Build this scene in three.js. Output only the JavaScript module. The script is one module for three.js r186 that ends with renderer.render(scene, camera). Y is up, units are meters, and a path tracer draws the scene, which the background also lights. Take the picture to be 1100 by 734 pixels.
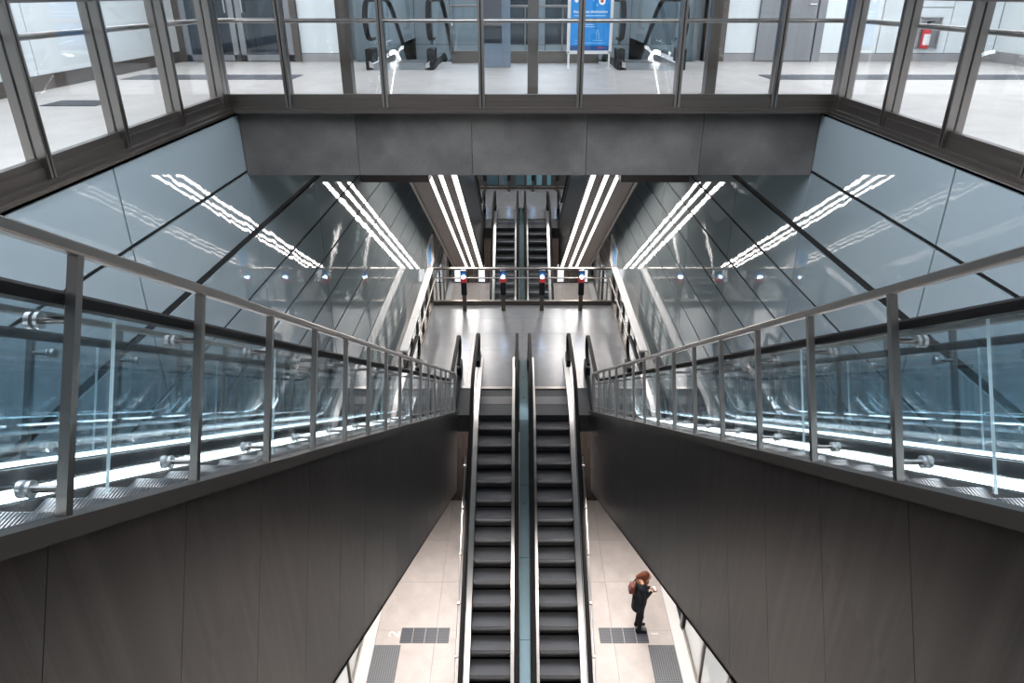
import * as THREE from 'three';
import { RoundedBoxGeometry } from 'three/addons/geometries/RoundedBoxGeometry.js';
import { mergeGeometries, toCreasedNormals } from 'three/addons/utils/BufferGeometryUtils.js';
import { RectAreaLightUniformsLib } from 'three/addons/lights/RectAreaLightUniformsLib.js';

// ------------------------------------------------------------------ camera, light, exposure
// World: y = 0 is the floor of the upper concourse, z = -F where F is metres ahead of the camera.
const EYE = 1.25;
const scene = new THREE.Scene();
scene.background = new THREE.Color(0x05070a);
const camera = new THREE.PerspectiveCamera(2 * Math.atan(367 / 775) * 180 / Math.PI, 1100 / 734, 0.05, 200);
camera.position.set(-0.13, EYE, 0);
camera.rotation.order = 'YXZ';
camera.rotation.set(-25.8 * Math.PI / 180, 0, 0);
camera.setViewOffset(1100, 734, -7, 0, 1100, 734);
const renderer = new THREE.WebGLRenderer({ antialias: true });
renderer.toneMapping = THREE.LinearToneMapping;
renderer.toneMappingExposure = 1.0;
renderer.shadowMap.enabled = true;
RectAreaLightUniformsLib.init();

const LIGHT = { ceiling: 7.5, sky: 6.2, strip: 22, led: 6, led2: 3, hall: 50 };
const V = (x, y, z) => new THREE.Vector3(x, y, z);
function areaLight(color, L, w, h, pos, along, facing) {   // along: direction of the h side; facing: where it shines
  const l = new THREE.RectAreaLight(color, L, w, h);
  const z = facing.clone().normalize().negate(), y = along.clone().normalize();
  const x = new THREE.Vector3().crossVectors(y, z);
  l.quaternion.setFromRotationMatrix(new THREE.Matrix4().makeBasis(x, y, z));
  l.position.copy(pos); scene.add(l); return l;
}

// ------------------------------------------------------------------ helpers
let seed = 7;
const rnd = () => { seed = (seed * 1664525 + 1013904223) >>> 0; return seed / 4294967296; };
const used = {};
function numbered(n) { const k = used[n] || 0; used[n] = k + 1; return k ? n + '_' + String(k).padStart(3, '0') : n; }
function shadow(o) { o.castShadow = true; o.receiveShadow = true; return o; }
function muv(g, s = 1, ox = 0, oy = 0) {                     // uv in metres from the dominant axis
  const p = g.attributes.position, n = g.attributes.normal, uv = new Float32Array(p.count * 2);
  for (let i = 0; i < p.count; i++) {
    const ax = Math.abs(n.getX(i)), ay = Math.abs(n.getY(i)), az = Math.abs(n.getZ(i));
    let u, v;
    if (ay >= ax && ay >= az) { u = p.getX(i); v = p.getZ(i); } else if (ax >= az) { u = p.getZ(i); v = p.getY(i); } else { u = p.getX(i); v = p.getY(i); }
    uv[2 * i] = u * s + ox; uv[2 * i + 1] = v * s + oy;
  }
  g.setAttribute('uv', new THREE.BufferAttribute(uv, 2)); return g;
}
const box = (cx, cy, cz, sx, sy, sz) => muv(new THREE.BoxGeometry(sx, sy, sz).translate(cx, cy, cz));
const span = (x0, x1, y0, y1, z0, z1) => box((x0 + x1) / 2, (y0 + y1) / 2, (z0 + z1) / 2, Math.abs(x1 - x0), Math.abs(y1 - y0), Math.abs(z1 - z0));
const rbox = (cx, cy, cz, sx, sy, sz, r = 0.006) => muv(new RoundedBoxGeometry(sx, sy, sz, 1, Math.min(r, sx / 2.1, sy / 2.1, sz / 2.1)).translate(cx, cy, cz));
function bar(a, b, r, seg = 8) {                              // round bar between two points
  const d = new THREE.Vector3().subVectors(b, a), g = new THREE.CylinderGeometry(r, r, d.length(), seg);
  g.applyQuaternion(new THREE.Quaternion().setFromUnitVectors(V(0, 1, 0), d.clone().normalize()));
  g.translate((a.x + b.x) / 2, (a.y + b.y) / 2, (a.z + b.z) / 2); return g;
}
function flat(g) { const o = g.index ? g.toNonIndexed() : g; for (const k of Object.keys(o.attributes)) if (!['position', 'normal', 'uv'].includes(k)) o.deleteAttribute(k); return o; }
const merge = a => mergeGeometries(a.map(flat));
function part(parent, name, g, m, label) {
  const o = shadow(new THREE.Mesh(g, m)); o.name = name; parent.add(o); if (label) o.userData.label = label; return o;
}
function thing(name, label, category, pos = [0, 0, 0], group) {
  const o = new THREE.Group(); o.name = numbered(name); o.position.set(...pos); scene.add(o);
  o.userData = { label, category }; if (group) o.userData.group = group; return o;
}
function solo(name, g, m, label, category, group) {
  const o = shadow(new THREE.Mesh(g, m)); o.name = numbered(name); scene.add(o);
  o.userData = { label, category }; if (group) o.userData.group = group; return o;
}
function struct(name, g, m, label, category) {
  const o = shadow(new THREE.Mesh(g, m)); o.name = name; scene.add(o); o.userData = { kind: 'structure', label, category }; return o;
}
// sweep a closed profile [dx, dn] along a path [u, h] lying in the plane x = const; u runs towards -z
function sweep(path, prof, x0 = 0, vertical = false, caps = true) {
  const n = path.length, m = prof.length, rows = [];
  for (let i = 0; i < n; i++) {
    const a = path[Math.max(0, i - 1)], b = path[Math.min(n - 1, i + 1)];
    let tu = b[0] - a[0], th = b[1] - a[1]; const l = Math.hypot(tu, th) || 1; tu /= l; th /= l;
    const nu = vertical ? 0 : -th, nh = vertical ? 1 : tu;
    rows.push(prof.map(([dx, dn]) => [x0 + dx, path[i][1] + nh * dn, -(path[i][0] + nu * dn)]));
  }
  const pos = []; const tri = (a, b, c) => pos.push(...a, ...b, ...c);
  for (let i = 0; i < n - 1; i++) for (let j = 0; j < m; j++) {
    const k = (j + 1) % m, a = rows[i][j], b = rows[i][k], c = rows[i + 1][k], d = rows[i + 1][j];
    tri(a, b, c); tri(a, c, d);
  }
  if (caps) for (let j = 1; j < m - 1; j++) { tri(rows[0][0], rows[0][j + 1], rows[0][j]); tri(rows[n - 1][0], rows[n - 1][j], rows[n - 1][j + 1]); }
  const g = new THREE.BufferGeometry(); g.setAttribute('position', new THREE.Float32BufferAttribute(pos, 3));
  g.computeVertexNormals(); return muv(toCreasedNormals(g, 0.7));
}
// a plate standing in the plane x = const, outline [u, h], thickness t
function plate(outline, x, t) {
  const s = new THREE.Shape(outline.map(([u, h]) => new THREE.Vector2(u, h)));
  const g = new THREE.ExtrudeGeometry(s, { depth: t, bevelEnabled: false });
  g.translate(0, 0, -t / 2).rotateY(Math.PI / 2).translate(x, 0, 0); return muv(flat(g));
}
const rectProf = (x0, x1, y0, y1) => [[x0, y0], [x1, y0], [x1, y1], [x0, y1]];

// ------------------------------------------------------------------ textures and materials
function hash(x, y, s) { let h = (x * 374761393 + y * 668265263 + s * 974711) | 0; h = Math.imul(h ^ (h >>> 13), 1274126177); return ((h ^ (h >>> 16)) >>> 0) / 4294967296; }
function vnoise(x, y, per, s) {
  const xi = Math.floor(x), yi = Math.floor(y), fx = x - xi, fy = y - yi, w = t => t * t * (3 - 2 * t), m = a => ((a % per) + per) % per;
  const a = hash(m(xi), m(yi), s), b = hash(m(xi + 1), m(yi), s), c = hash(m(xi), m(yi + 1), s), d = hash(m(xi + 1), m(yi + 1), s);
  return a + (b - a) * w(fx) + (c - a) * w(fy) + (a - b - c + d) * w(fx) * w(fy);
}
function tex(n, fn, metres, srgb = true) {
  const d = new Uint8Array(n * n * 4);
  for (let y = 0; y < n; y++) for (let x = 0; x < n; x++) {
    const v = fn(x / n, y / n, x, y), i = 4 * (y * n + x);
    for (let k = 0; k < 3; k++) d[i + k] = Math.max(0, Math.min(255, 255 * (Array.isArray(v) ? v[k] : v)));
    d[i + 3] = 255;
  }
  const t = new THREE.DataTexture(d, n, n); t.magFilter = THREE.LinearFilter; t.minFilter = THREE.LinearMipmapLinearFilter; t.generateMipmaps = true;
  t.wrapS = t.wrapT = THREE.RepeatWrapping; t.repeat.set(1 / metres, 1 / metres); if (srgb) t.colorSpace = THREE.SRGBColorSpace; t.needsUpdate = true; return t;
}
const fbm = (x, y, p, s) => 0.5 * vnoise(x * p, y * p, p, s) + 0.27 * vnoise(x * p * 2, y * p * 2, p * 2, s + 1) + 0.15 * vnoise(x * p * 4, y * p * 4, p * 4, s + 2) + 0.08 * vnoise(x * p * 8, y * p * 8, p * 8, s + 3);
const T = {
  granite: tex(512, (u, v, x, y) => { const a = 0.86 + 0.10 * (fbm(u, v, 6, 3) - 0.5) + 0.16 * (hash(x, y, 5) - 0.5); return [a, a * 0.985, a * 0.975]; }, 1.7),
  concrete: tex(512, (u, v, x, y) => { const a = 0.66 + 0.42 * (fbm(u, v, 5, 11) - 0.5) + 0.10 * (hash(x, y, 12) - 0.5); return [a, a, a]; }, 2.6),
  wave: tex(256, (u, v) => fbm(u, v, 4, 21), 2.1, false),
  brushed: tex(256, (u, v, x, y) => 0.5 + 0.5 * (hash(x, 0, 31) - 0.5) + 0.2 * (hash(x, y, 32) - 0.5), 0.5, false),
  clad: tex(256, (u, v, x, y) => { const a = 0.9 + 0.14 * (vnoise(u * 32, v * 2, 32, 41) - 0.5) + 0.06 * (hash(x, 3, 42) - 0.5); return [a, a, a]; }, 1.66),
  groove: tex(64, (u, v, x) => (x % 8 < 4 ? 1 : 0), 0.16, false),
};
const std = o => new THREE.MeshStandardMaterial(o), phy = o => new THREE.MeshPhysicalMaterial(o);
const lin = (r, g, b) => new THREE.Color().setRGB(r, g, b);
const M = {
  wallGlass: phy({ color: lin(0.275, 0.325, 0.345), roughness: 0.02, bumpMap: T.wave, bumpScale: 0.0011 }),
  joint: std({ color: 0x0b0d0f, roughness: 0.8 }),
  steel: std({ color: lin(0.31, 0.288, 0.272), metalness: 1, roughness: 0.28 }),
  steelLight: std({ color: lin(0.66, 0.645, 0.64), metalness: 1, roughness: 0.32 }),
  bronze: std({ color: lin(0.14, 0.122, 0.108), metalness: 0.9, roughness: 0.36 }),
  clad: std({ color: lin(0.118, 0.1, 0.092), map: T.clad, metalness: 0.85, roughness: 0.3 }),
  soffit: std({ color: lin(0.17, 0.14, 0.13), metalness: 0.5, roughness: 0.5 }),
  black: phy({ color: lin(0.008, 0.009, 0.010), roughness: 0.5, specularIntensity: 0.5 }),
  rubber: phy({ color: lin(0.004, 0.004, 0.0045), roughness: 0.6, specularIntensity: 0.3 }),
  glass: phy({ color: lin(0.97, 0.985, 0.985), transmission: 1, thickness: 0, roughness: 0, ior: 1.5 }),
  glassTeal: phy({ color: lin(0.925, 0.963, 0.98), transmission: 1, thickness: 0, roughness: 0, ior: 1.5 }),
  glassEdge: phy({ color: lin(0.70, 0.80, 0.81), roughness: 0.15, clearcoat: 1 }),
  concrete: std({ color: lin(0.215, 0.2, 0.188), map: T.concrete, roughness: 0.7, bumpMap: T.concrete, bumpScale: 0.002 }),
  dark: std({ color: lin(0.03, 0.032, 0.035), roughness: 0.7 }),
  upper: std({ color: lin(0.80, 0.78, 0.76), map: T.granite, roughness: 0.42 }),
  platform: std({ color: lin(0.80, 0.755, 0.735), map: T.granite, roughness: 0.45 }),
  landing: std({ color: lin(0.26, 0.275, 0.297), map: T.granite, roughness: 0.25, metalness: 0.25 }),
  white: std({ color: lin(0.80, 0.80, 0.80), roughness: 0.5 }),
  panelWhite: phy({ color: lin(0.74, 0.80, 0.82), roughness: 0.4, clearcoat: 1, clearcoatRoughness: 0.05 }),
  ceiling: std({ color: lin(0.55, 0.56, 0.57), roughness: 0.8 }),
  slate: std({ color: lin(0.075, 0.082, 0.10), roughness: 0.45 }),
  stud: std({ color: lin(0.60, 0.60, 0.62), metalness: 1, roughness: 0.3 }),
  tread: std({ color: lin(0.12, 0.12, 0.127), metalness: 0.85, roughness: 0.38, bumpMap: T.groove, bumpScale: 0.006 }),
  riser: std({ color: lin(0.34, 0.335, 0.34), metalness: 0.85, roughness: 0.36 }),
  deckTeal: std({ color: lin(0.12, 0.165, 0.175), metalness: 0.6, roughness: 0.34 }),
  paleGlass: phy({ color: lin(0.62, 0.67, 0.69), roughness: 0.25, clearcoat: 1, clearcoatRoughness: 0.03 }),
  tunnel: std({ color: lin(0.05, 0.055, 0.06), roughness: 0.8 }),
  doorGlass: phy({ color: lin(0.012, 0.022, 0.035), roughness: 0.06, clearcoat: 1, clearcoatRoughness: 0.03 }),
  cabinet: std({ color: lin(0.17, 0.23, 0.30), roughness: 0.4, metalness: 0.3 }),
  doorGrey: std({ color: lin(0.25, 0.26, 0.275), roughness: 0.45, metalness: 0.3 }),
  red: std({ color: lin(0.55, 0.03, 0.03), roughness: 0.4 }),
  lightStrip: std({ color: 0xffffff, emissive: 0xffffff, emissiveIntensity: 3 }),
  lightPanel: std({ color: 0xffffff, emissive: 0xf4f8ff, emissiveIntensity: 2 }),
  lightSky: std({ color: 0xffffff, emissive: 0xcfe4ff, emissiveIntensity: 2 }),
};
M.lightLine = std({ color: 0xffffff, emissive: 0xffffff, emissiveIntensity: 9 });
M.skirting = std({ color: lin(0.36, 0.36, 0.365), roughness: 0.4, metalness: 0.3 });
M.ridge = std({ color: lin(0.12, 0.13, 0.15), roughness: 0.35 });
M.lightBox = std({ color: 0xffffff, emissive: 0xf2f4ff, emissiveIntensity: 0.9 });
const C = { warm: 0xfff4ec, white: 0xfffaf6, cool: 0xeef5ff };
const side = s => s < 0 ? ', on the painted figure 2 side' : ', on the standing person side';

// ------------------------------------------------------------------ the levels
const XL = -3.43, XR = 3.43, LAND = EYE - 9.28, PLAT = EYE - 13.0, RUN = 0.577, MOD = 15.6;
const LEFT = -6.9, RIGHT = 9.4, BACKF = 15.6, BEAMF = 8.8, SLAB = -0.71, VOIDF = -0.1, FARV = 15.5, ENDF = 25, DEEP = 41;
const CEIL = 3.6;

// ------------------------------------------------------------------ setting: upper concourse
struct('floor_upper', merge([
  span(LEFT, XL - 0.02, SLAB, 0, 6, -BACKF - 0.5), span(XR + 0.02, RIGHT, SLAB, 0, 6, -BACKF - 0.5),
  span(XL - 0.02, XR + 0.02, SLAB, 0, 6, -VOIDF), span(XL - 0.02, XR + 0.02, SLAB, 0, -BEAMF - 0.06, -FARV)]),
  M.upper, 'pale grey stone floor of the upper concourse around the open void', 'floor');
struct('ceiling_upper', merge([span(LEFT - 0.2, RIGHT + 0.2, CEIL, CEIL + 0.25, 6.2, -ENDF - 0.2)]), M.ceiling, 'plain grey ceiling above the upper concourse', 'ceiling');
struct('wall_behind', span(LEFT - 0.2, RIGHT + 0.2, SLAB, CEIL, 6, 6.2), M.panelWhite, 'white wall at the near end of the upper concourse', 'wall');
const wl = struct('wall_concourse_left', span(LEFT - 0.25, LEFT - 0.03, SLAB, CEIL, 6, -BACKF - 0.3), M.joint, 'white glass panelled wall beside the upper concourse floor, left hand', 'wall');
const wr = struct('wall_concourse_right', span(RIGHT + 0.03, RIGHT + 0.25, SLAB, CEIL, 6, -BACKF - 0.3), M.joint, 'white glass panelled wall beside the upper concourse floor, right hand', 'wall');
const wb = struct('wall_concourse_back', merge([span(LEFT, -3.55, SLAB, CEIL, -BACKF - 0.03, -BACKF - 0.3), span(3.6, RIGHT, SLAB, CEIL, -BACKF - 0.03, -BACKF - 0.3)]), M.joint, 'white glass panelled back wall of the upper concourse with doors', 'wall');
{
  const gl = span(0, 0.03, 0.2, CEIL, 0, 1.78);
  for (let f = -5.4; f < 15; f += 1.8) {
    const z = Math.min(f + 1.8, BACKF) - f;
    part(wl, 'panel', span(LEFT - 0.03, LEFT, 0.2, CEIL, -f - 0.01, -f - z + 0.01), M.panelWhite);
    part(wr, 'panel', span(RIGHT, RIGHT + 0.03, 0.2, CEIL, -f - 0.01, -f - z + 0.01), M.panelWhite);
  }
  part(wl, 'skirting', span(LEFT - 0.03, LEFT + 0.02, 0, 0.2, 6, -BACKF), M.bronze);
  part(wr, 'skirting', span(RIGHT - 0.02, RIGHT + 0.03, 0, 0.2, 6, -BACKF), M.skirting);
  const z = -BACKF;
  const pane = (x0, x1, y0 = 0.16, y1 = CEIL) => part(wb, 'panel', span(x0 + 0.008, x1 - 0.008, y0, y1, z - 0.03, z), M.panelWhite);
  pane(-4.5, -3.7); pane(4.0, 4.62); pane(5.9, 7.05); pane(7.05, 7.62); pane(7.62, 8.42, 1.0); pane(8.42, RIGHT);
  pane(7.62, 8.42, 0.16, 0.985);
  pane(-4.5, 5.85, 2.5, CEIL).visible = true; wb.children.pop();
  pane(LEFT, -4.5, 2.35); pane(4.62, 5.9, 2.35);
  part(wb, 'skirting', span(-4.5, -3.6, 0, 0.15, z, z - 0.03), M.skirting);
  part(wb, 'skirting', merge([span(3.7, 4.62, 0, 0.15, z, z - 0.03), span(5.9, RIGHT, 0, 0.15, z, z - 0.03)]), M.skirting);
  part(wb, 'edge_trim', merge([span(-3.7, -3.55, 0, CEIL, z + 0.02, z - 0.3), span(3.6, 4.0, 0, CEIL, z + 0.02, z - 0.3)]), M.bronze);
}
// shaft walls above the far void and its end
struct('wall_shaft_left', span(XL - 0.2, XL, SLAB, CEIL, -BACKF - 0.3, -ENDF), M.wallGlass, 'grey glass wall above the far escalators, left hand', 'wall');
struct('wall_shaft_right', span(XR, XR + 0.2, SLAB, CEIL, -BACKF - 0.3, -ENDF), M.wallGlass, 'grey glass wall above the far escalators, right hand', 'wall');
const we = struct('wall_shaft_end', span(XL, XR, SLAB, CEIL, -ENDF - 0.03, -ENDF - 0.25), M.joint, 'grey green glass end wall beyond the far escalator void', 'wall');
{
  const xs = [XL, -2.3, -1.35, -0.55, 0.35, 0.72, 1.5, 2.4, XR];
  for (let i = 0; i < xs.length - 1; i++) {
    const dark = i === 3 || i === 5;
    for (const [y0, y1] of [[SLAB, -0.25], [-0.235, 1.2], [1.215, CEIL]]) {
      const d = dark && y0 > -0.5;
      part(we, d ? 'dark_window' : 'panel', span(xs[i] + 0.01, xs[i + 1] - 0.01, y0, y1, -ENDF, -ENDF - 0.03), d ? M.doorGlass : M.wallGlass);
    }
  }
}
// slab over the far hall, soffit under the bridge
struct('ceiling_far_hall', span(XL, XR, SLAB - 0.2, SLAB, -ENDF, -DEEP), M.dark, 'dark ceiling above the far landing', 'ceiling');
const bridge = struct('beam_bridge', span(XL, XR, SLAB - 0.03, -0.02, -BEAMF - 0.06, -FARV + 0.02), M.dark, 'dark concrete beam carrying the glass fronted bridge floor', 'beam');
for (let i = 0; i < 5; i++) { const w = (XR - XL) / 5; part(bridge, 'concrete_panel', muv(span(XL + i * w + 0.003, XL + (i + 1) * w - 0.003, SLAB - 0.04, -0.02, -BEAMF, -BEAMF - 0.06), 1, i * 0.37, 0.2 * i), M.concrete); }

// ------------------------------------------------------------------ setting: the deep void
const rows = [1.27, 1.96, 2.71]; while (rows[rows.length - 1] < 10.0) rows.push(rows[rows.length - 1] + 0.685);
const WB = EYE - rows[rows.length - 1];
const cols = []; for (let k = 0; k < 15; k++) cols.push(0.1 + 2.9 * k);
for (const [side, X, s] of [['left', XL, -1], ['right', XR, 1]]) {
  const wall = struct('wall_' + side, span(X + s * 0.02, X + s * 0.3, WB, SLAB + 0.69, -VOIDF, -DEEP), M.joint, 'tall wall of glossy blue grey glass panels with black joints, ' + side + ' hand of the void', 'wall');
  for (let i = 0; i < cols.length - 1; i++) for (let r = 0; r < rows.length - 1; r++) {
    const f0 = cols[i], f1 = Math.min(cols[i + 1], DEEP), thick = r === 1 ? 0.045 : 0.021, up = r === 2 ? 0.045 : 0.021;
    if (r === 0 && f0 > BEAMF - 0.1 && f0 < FARV) continue;
    const g = span(X, X + s * 0.02, EYE - rows[r + 1] + thick, EYE - rows[r] - up, -f0 - 0.012, -f1 + 0.012);
    part(wall, 'glass_panel', muv(g, 1, rnd() * 9, rnd() * 9), M.wallGlass);
  }
}
struct('wall_near', span(XL, XR, PLAT, SLAB, -VOIDF + 0.02, -VOIDF + 0.3), M.concrete, 'grey wall under the near floor edge', 'wall');
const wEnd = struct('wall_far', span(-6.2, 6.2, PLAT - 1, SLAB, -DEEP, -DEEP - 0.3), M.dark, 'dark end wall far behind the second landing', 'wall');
struct('floor_tunnel', merge([span(-6.2, -3.75, PLAT - 1.2, PLAT - 1, 0, -DEEP), span(3.75, 6.2, PLAT - 1.2, PLAT - 1, 0, -DEEP)]), M.tunnel, 'dark track bed behind the platform doors', 'floor');
struct('wall_tunnel', merge([span(-6.4, -6.2, PLAT - 1.2, WB + 0.3, 0, -DEEP), span(6.2, 6.4, PLAT - 1.2, WB + 0.3, 0, -DEEP), span(-6.4, XL - 0.3, WB, WB + 0.3, 0, -DEEP), span(XR + 0.3, 6.4, WB, WB + 0.3, 0, -DEEP)]), M.tunnel, 'dark tunnel walls behind the platform doors', 'wall');

const plat = struct('floor_platform', span(-3.75, 3.75, PLAT - 1, PLAT - 0.02, 0, -DEEP), M.joint, 'pale pinkish grey stone floor of the platform', 'floor');
for (let i = 0; i < 5; i++) for (let k = 0; k < 23; k++) {
  const w = 6.64 / 5, f = 1.35 + k * 1.5, x = -3.32 + i * w;
  part(plat, 'stone_slab', muv(span(x + 0.003, x + w - 0.003, PLAT - 0.02, PLAT, -f - 0.003, -f - 1.497), 1, rnd() * 5, rnd() * 5), M.platform);
}
for (const s of [-1, 1]) part(plat, 'edge_strip', span(s * 3.325, s * 3.6, PLAT - 0.02, PLAT + 0.004, -1.35, -36), M.white, 'white platform edge strip');

// ------------------------------------------------------------------ ceiling lights of the concourse
function ceilingLight(x, f, w, l, sky, gain = 1) {
  const t = thing('ceiling_light', sky ? 'large cool white light panel in the ceiling over the void' : 'long white light panel in the concourse ceiling', 'ceiling light', [x, CEIL, -f], sky ? 'cool light panels over the void' : 'white light panels of the concourse');
  part(t, 'frame', merge([box(0, -0.02, l / 2, w + 0.08, 0.06, 0.04), box(0, -0.02, -l / 2, w + 0.08, 0.06, 0.04), box(w / 2 + 0.02, -0.02, 0, 0.04, 0.06, l), box(-w / 2 - 0.02, -0.02, 0, 0.04, 0.06, l)]), M.steel);
  part(t, 'light_diffuser', box(0, -0.01, 0, w, 0.02, l), sky ? M.lightSky : M.lightPanel);
  areaLight(sky ? C.cool : 0xf6f8ff, (sky ? LIGHT.sky : LIGHT.ceiling) * gain, w, l, V(x, CEIL - 0.04, -f), V(0, 0, 1), V(0, -1, 0));
}
ceilingLight(-5.2, 4, 1.2, 6); ceilingLight(-5.2, 12, 1.2, 5); ceilingLight(6.4, 4, 1.8, 6); ceilingLight(6.4, 12, 1.8, 5);
ceilingLight(0, 12.2, 5, 1.0, false, 0.2); ceilingLight(0, 4.2, 4.2, 5.5, true); ceilingLight(0, 20.2, 4.2, 5.5, true, 0.6);

for (const x of [-2.1, 2.1]) {
  const t = thing('hall_light', 'white ceiling light panel above the distant landing', 'ceiling light', [x, SLAB - 0.2, -34], 'light panels above the distant landing');
  part(t, 'light_diffuser', box(0, -0.02, 0, 0.4, 0.03, 6), M.lightPanel); part(t, 'frame', merge([box(-0.22, -0.03, 0, 0.04, 0.06, 6), box(0.22, -0.03, 0, 0.04, 0.06, 6)]), M.steel);
  areaLight(C.white, LIGHT.hall, 0.4, 6, V(x, SLAB - 0.25, -34), V(0, 0, 1), V(0, -1, 0));
}
// ------------------------------------------------------------------ escalators
const TRANS = 1.0, FLAT = 0.6;
function makePath(R) {
  const lin = (R - RUN * TRANS) / RUN, U = 2 * FLAT + 2 * TRANS + lin;
  const h = u => {
    if (u <= FLAT) return 0; u -= FLAT;
    if (u < TRANS) return RUN * u * u / (2 * TRANS); u -= TRANS;
    if (u < lin) return RUN * (TRANS / 2 + u); u -= lin;
    if (u < TRANS) return R - RUN * (TRANS - u) ** 2 / (2 * TRANS);
    return R;
  };
  const us = [-1.6, FLAT]; for (let k = 1; k <= 6; k++) us.push(FLAT + TRANS * k / 6);
  for (let k = 0; k <= 6; k++) us.push(FLAT + TRANS + lin + TRANS * k / 6); us.push(U + 1.6);
  return { U, h, us: us.filter((u, i) => !i || u > us[i - 1] + 1e-6), R };
}
const stepGeo = {};
function stepGeometry(w) {
  if (stepGeo[w]) return stepGeo[w];
  const tread = muv(rbox(0, -0.02, -0.2, 2 * w - 0.012, 0.04, 0.396, 0.008));
  const W = w - 0.008, strip = rows => { const pos = []; for (let k = 0; k < rows.length - 1; k++) { const [u0, h0, w0] = rows[k], [u1, h1, w1] = rows[k + 1]; pos.push(-w0, h0, -u0, -w1, h1, -u1, w1, h1, -u1, -w0, h0, -u0, w1, h1, -u1, w0, h0, -u0); } const r = new THREE.BufferGeometry(); r.setAttribute('position', new THREE.Float32BufferAttribute(pos, 3)); r.computeVertexNormals(); return muv(toCreasedNormals(r, 0.9)); };
  // the ribbed riser bulges below the nosing and then falls back; its lower corners are cut off
  const riser = strip([[0.006, -0.012, W], [-0.008, -0.03, W - 0.006], [-0.014, -0.055, W - 0.022], [-0.012, -0.08, W - 0.045], [-0.004, -0.105, W - 0.075]]);
  const shade = strip([[0.012, -0.02, W], [0.03, -0.08, W], [0.06, -0.16, W], [0.085, -0.27, W]]);
  return (stepGeo[w] = { tread, riser, shade });
}
const NR = 0.32;
function escalator({ x, w, b, R, f, y, turn, label, group, deck, HR }) {
  const t = thing('escalator', label, 'escalator', [x, y, -f], group); t.rotation.y = turn ? Math.PI : 0;
  const P = makePath(R), { U, h } = P, path = P.us.map(u => [u, h(u)]);
  const g = stepGeometry(w);
  for (let u = -0.1, k = 0; u < U - 0.35; u += 0.4, k++) {
    const hh = h(u + 0.2); const s = part(t, 'step', g.tread, M.tread); s.position.set(0, Math.min(hh, R) - 0.012, -u);
    if (h(u + 0.2) - h(u - 0.2) > 0.02) { part(s, 'riser', g.riser, M.riser, 'ribbed riser'); part(s, 'riser_foot', g.shade, M.riser, 'recessed lower riser'); }
  }
  for (const [u0, u1, hh, n] of [[-1.6, -0.02, 0, 'lower'], [U + 0.02, U + 1.6, R, 'upper']]) {
    part(t, 'floor_plate', box(0, hh - 0.005, -(u0 + u1) / 2, 2 * w, 0.02, u1 - u0), turn && n === 'upper' ? M.steelLight : M.landing, 'ribbed floor plate');
    part(t, 'comb', box(0, hh + 0.006, -(n === 'lower' ? -0.06 : U + 0.06), 2 * w, 0.012, 0.12), M.steel);
  }
  const top = [];                                                     // handrail centre line with its end loops
  for (let k = 7; k >= 0; k--) { const a = Math.PI * k / 7; top.push([-1.25 - NR * Math.sin(a), HR - NR + NR * Math.cos(a)]); }
  top.unshift([-0.9, HR - 2 * NR]);
  for (const u of P.us) if (u > -1.2 && u < U + 1.2) top.push([u, h(u) + HR]);
  for (let k = 0; k <= 7; k++) { const a = Math.PI * k / 7; top.push([U + 1.25 + NR * Math.sin(a), R + HR - NR + NR * Math.cos(a)]); }
  top.push([U + 0.9, R + HR - 2 * NR]);
  for (const s of [-1, 1]) {
    part(t, 'handrail', sweep(top, [[-0.046, -0.012], [-0.036, -0.026], [0.036, -0.026], [0.046, -0.012], [0.046, 0.01], [0.028, 0.024], [-0.028, 0.024], [-0.046, 0.01]], s * b), M.rubber, 'black rubber handrail');
    part(t, 'skirt', sweep(path, rectProf(-0.005, 0.005, -0.2, 0.10), s * (w + 0.004), true), M.steel);
    const d = sweep(path, s > 0 ? [[w, 0.10], [b - 0.012, 0.15], [b - 0.012, 0.05], [w, 0.03]] : [[-w, 0.10], [-w, 0.03], [-b + 0.012, 0.05], [-b + 0.012, 0.15]], 0, true);
    part(t, 'inner_deck', d, M.steelLight, 'bright steel deck strip');
    part(t, 'outer_deck', sweep(path, rectProf(-0.01, 0.045, 0.0, 0.135), s * b + (s < 0 ? -0.035 : 0), true), M.black);
    const cuts = [-1.25]; const N = Math.round((U + 2.5) / 1.66); for (let k = 1; k <= N; k++) cuts.push(-1.25 + (U + 2.5) * k / N);
    for (let k = 0; k < N; k++) {
      const a = cuts[k] + (k ? 0.006 : 0), c = cuts[k + 1] - (k < N - 1 ? 0.006 : 0), us = [a, ...P.us.filter(u => u > a + 0.02 && u < c - 0.02), c];
      const o = us.map(u => [u, h(u) + 0.1]), up = us.map(u => [u, h(u) + HR - 0.02]).reverse();
      if (k === N - 1) for (let q = 6; q >= 1; q--) { const an = Math.PI * q / 7; o.push([U + 1.25 + (NR - 0.02) * Math.sin(an), R + HR - NR + (NR - 0.02) * Math.cos(an)]); }
      if (k === 0) for (let q = 1; q <= 6; q++) { const an = Math.PI * q / 7; up.push([-1.25 - (NR - 0.02) * Math.sin(an), HR - NR + (NR - 0.02) * Math.cos(an)]); }
      part(t, 'glass_panel', plate([...o, ...up], s * b, 0.01), M.glassTeal, 'clear balustrade glass');
    }
    for (const [u, hh] of [[-1.25, 0], [U + 1.25, R]]) part(t, 'newel_base', rbox(s * b, hh + 0.17, -u, 0.13, 0.36, 0.56, 0.02), M.black, 'black newel housing');
    if (deck) part(t, 'side_casing', sweep(path, rectProf(-0.02, 0.02, -0.95, 0.03), s * (b + 0.03), true), M.black, 'black side casing');
  }
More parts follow.
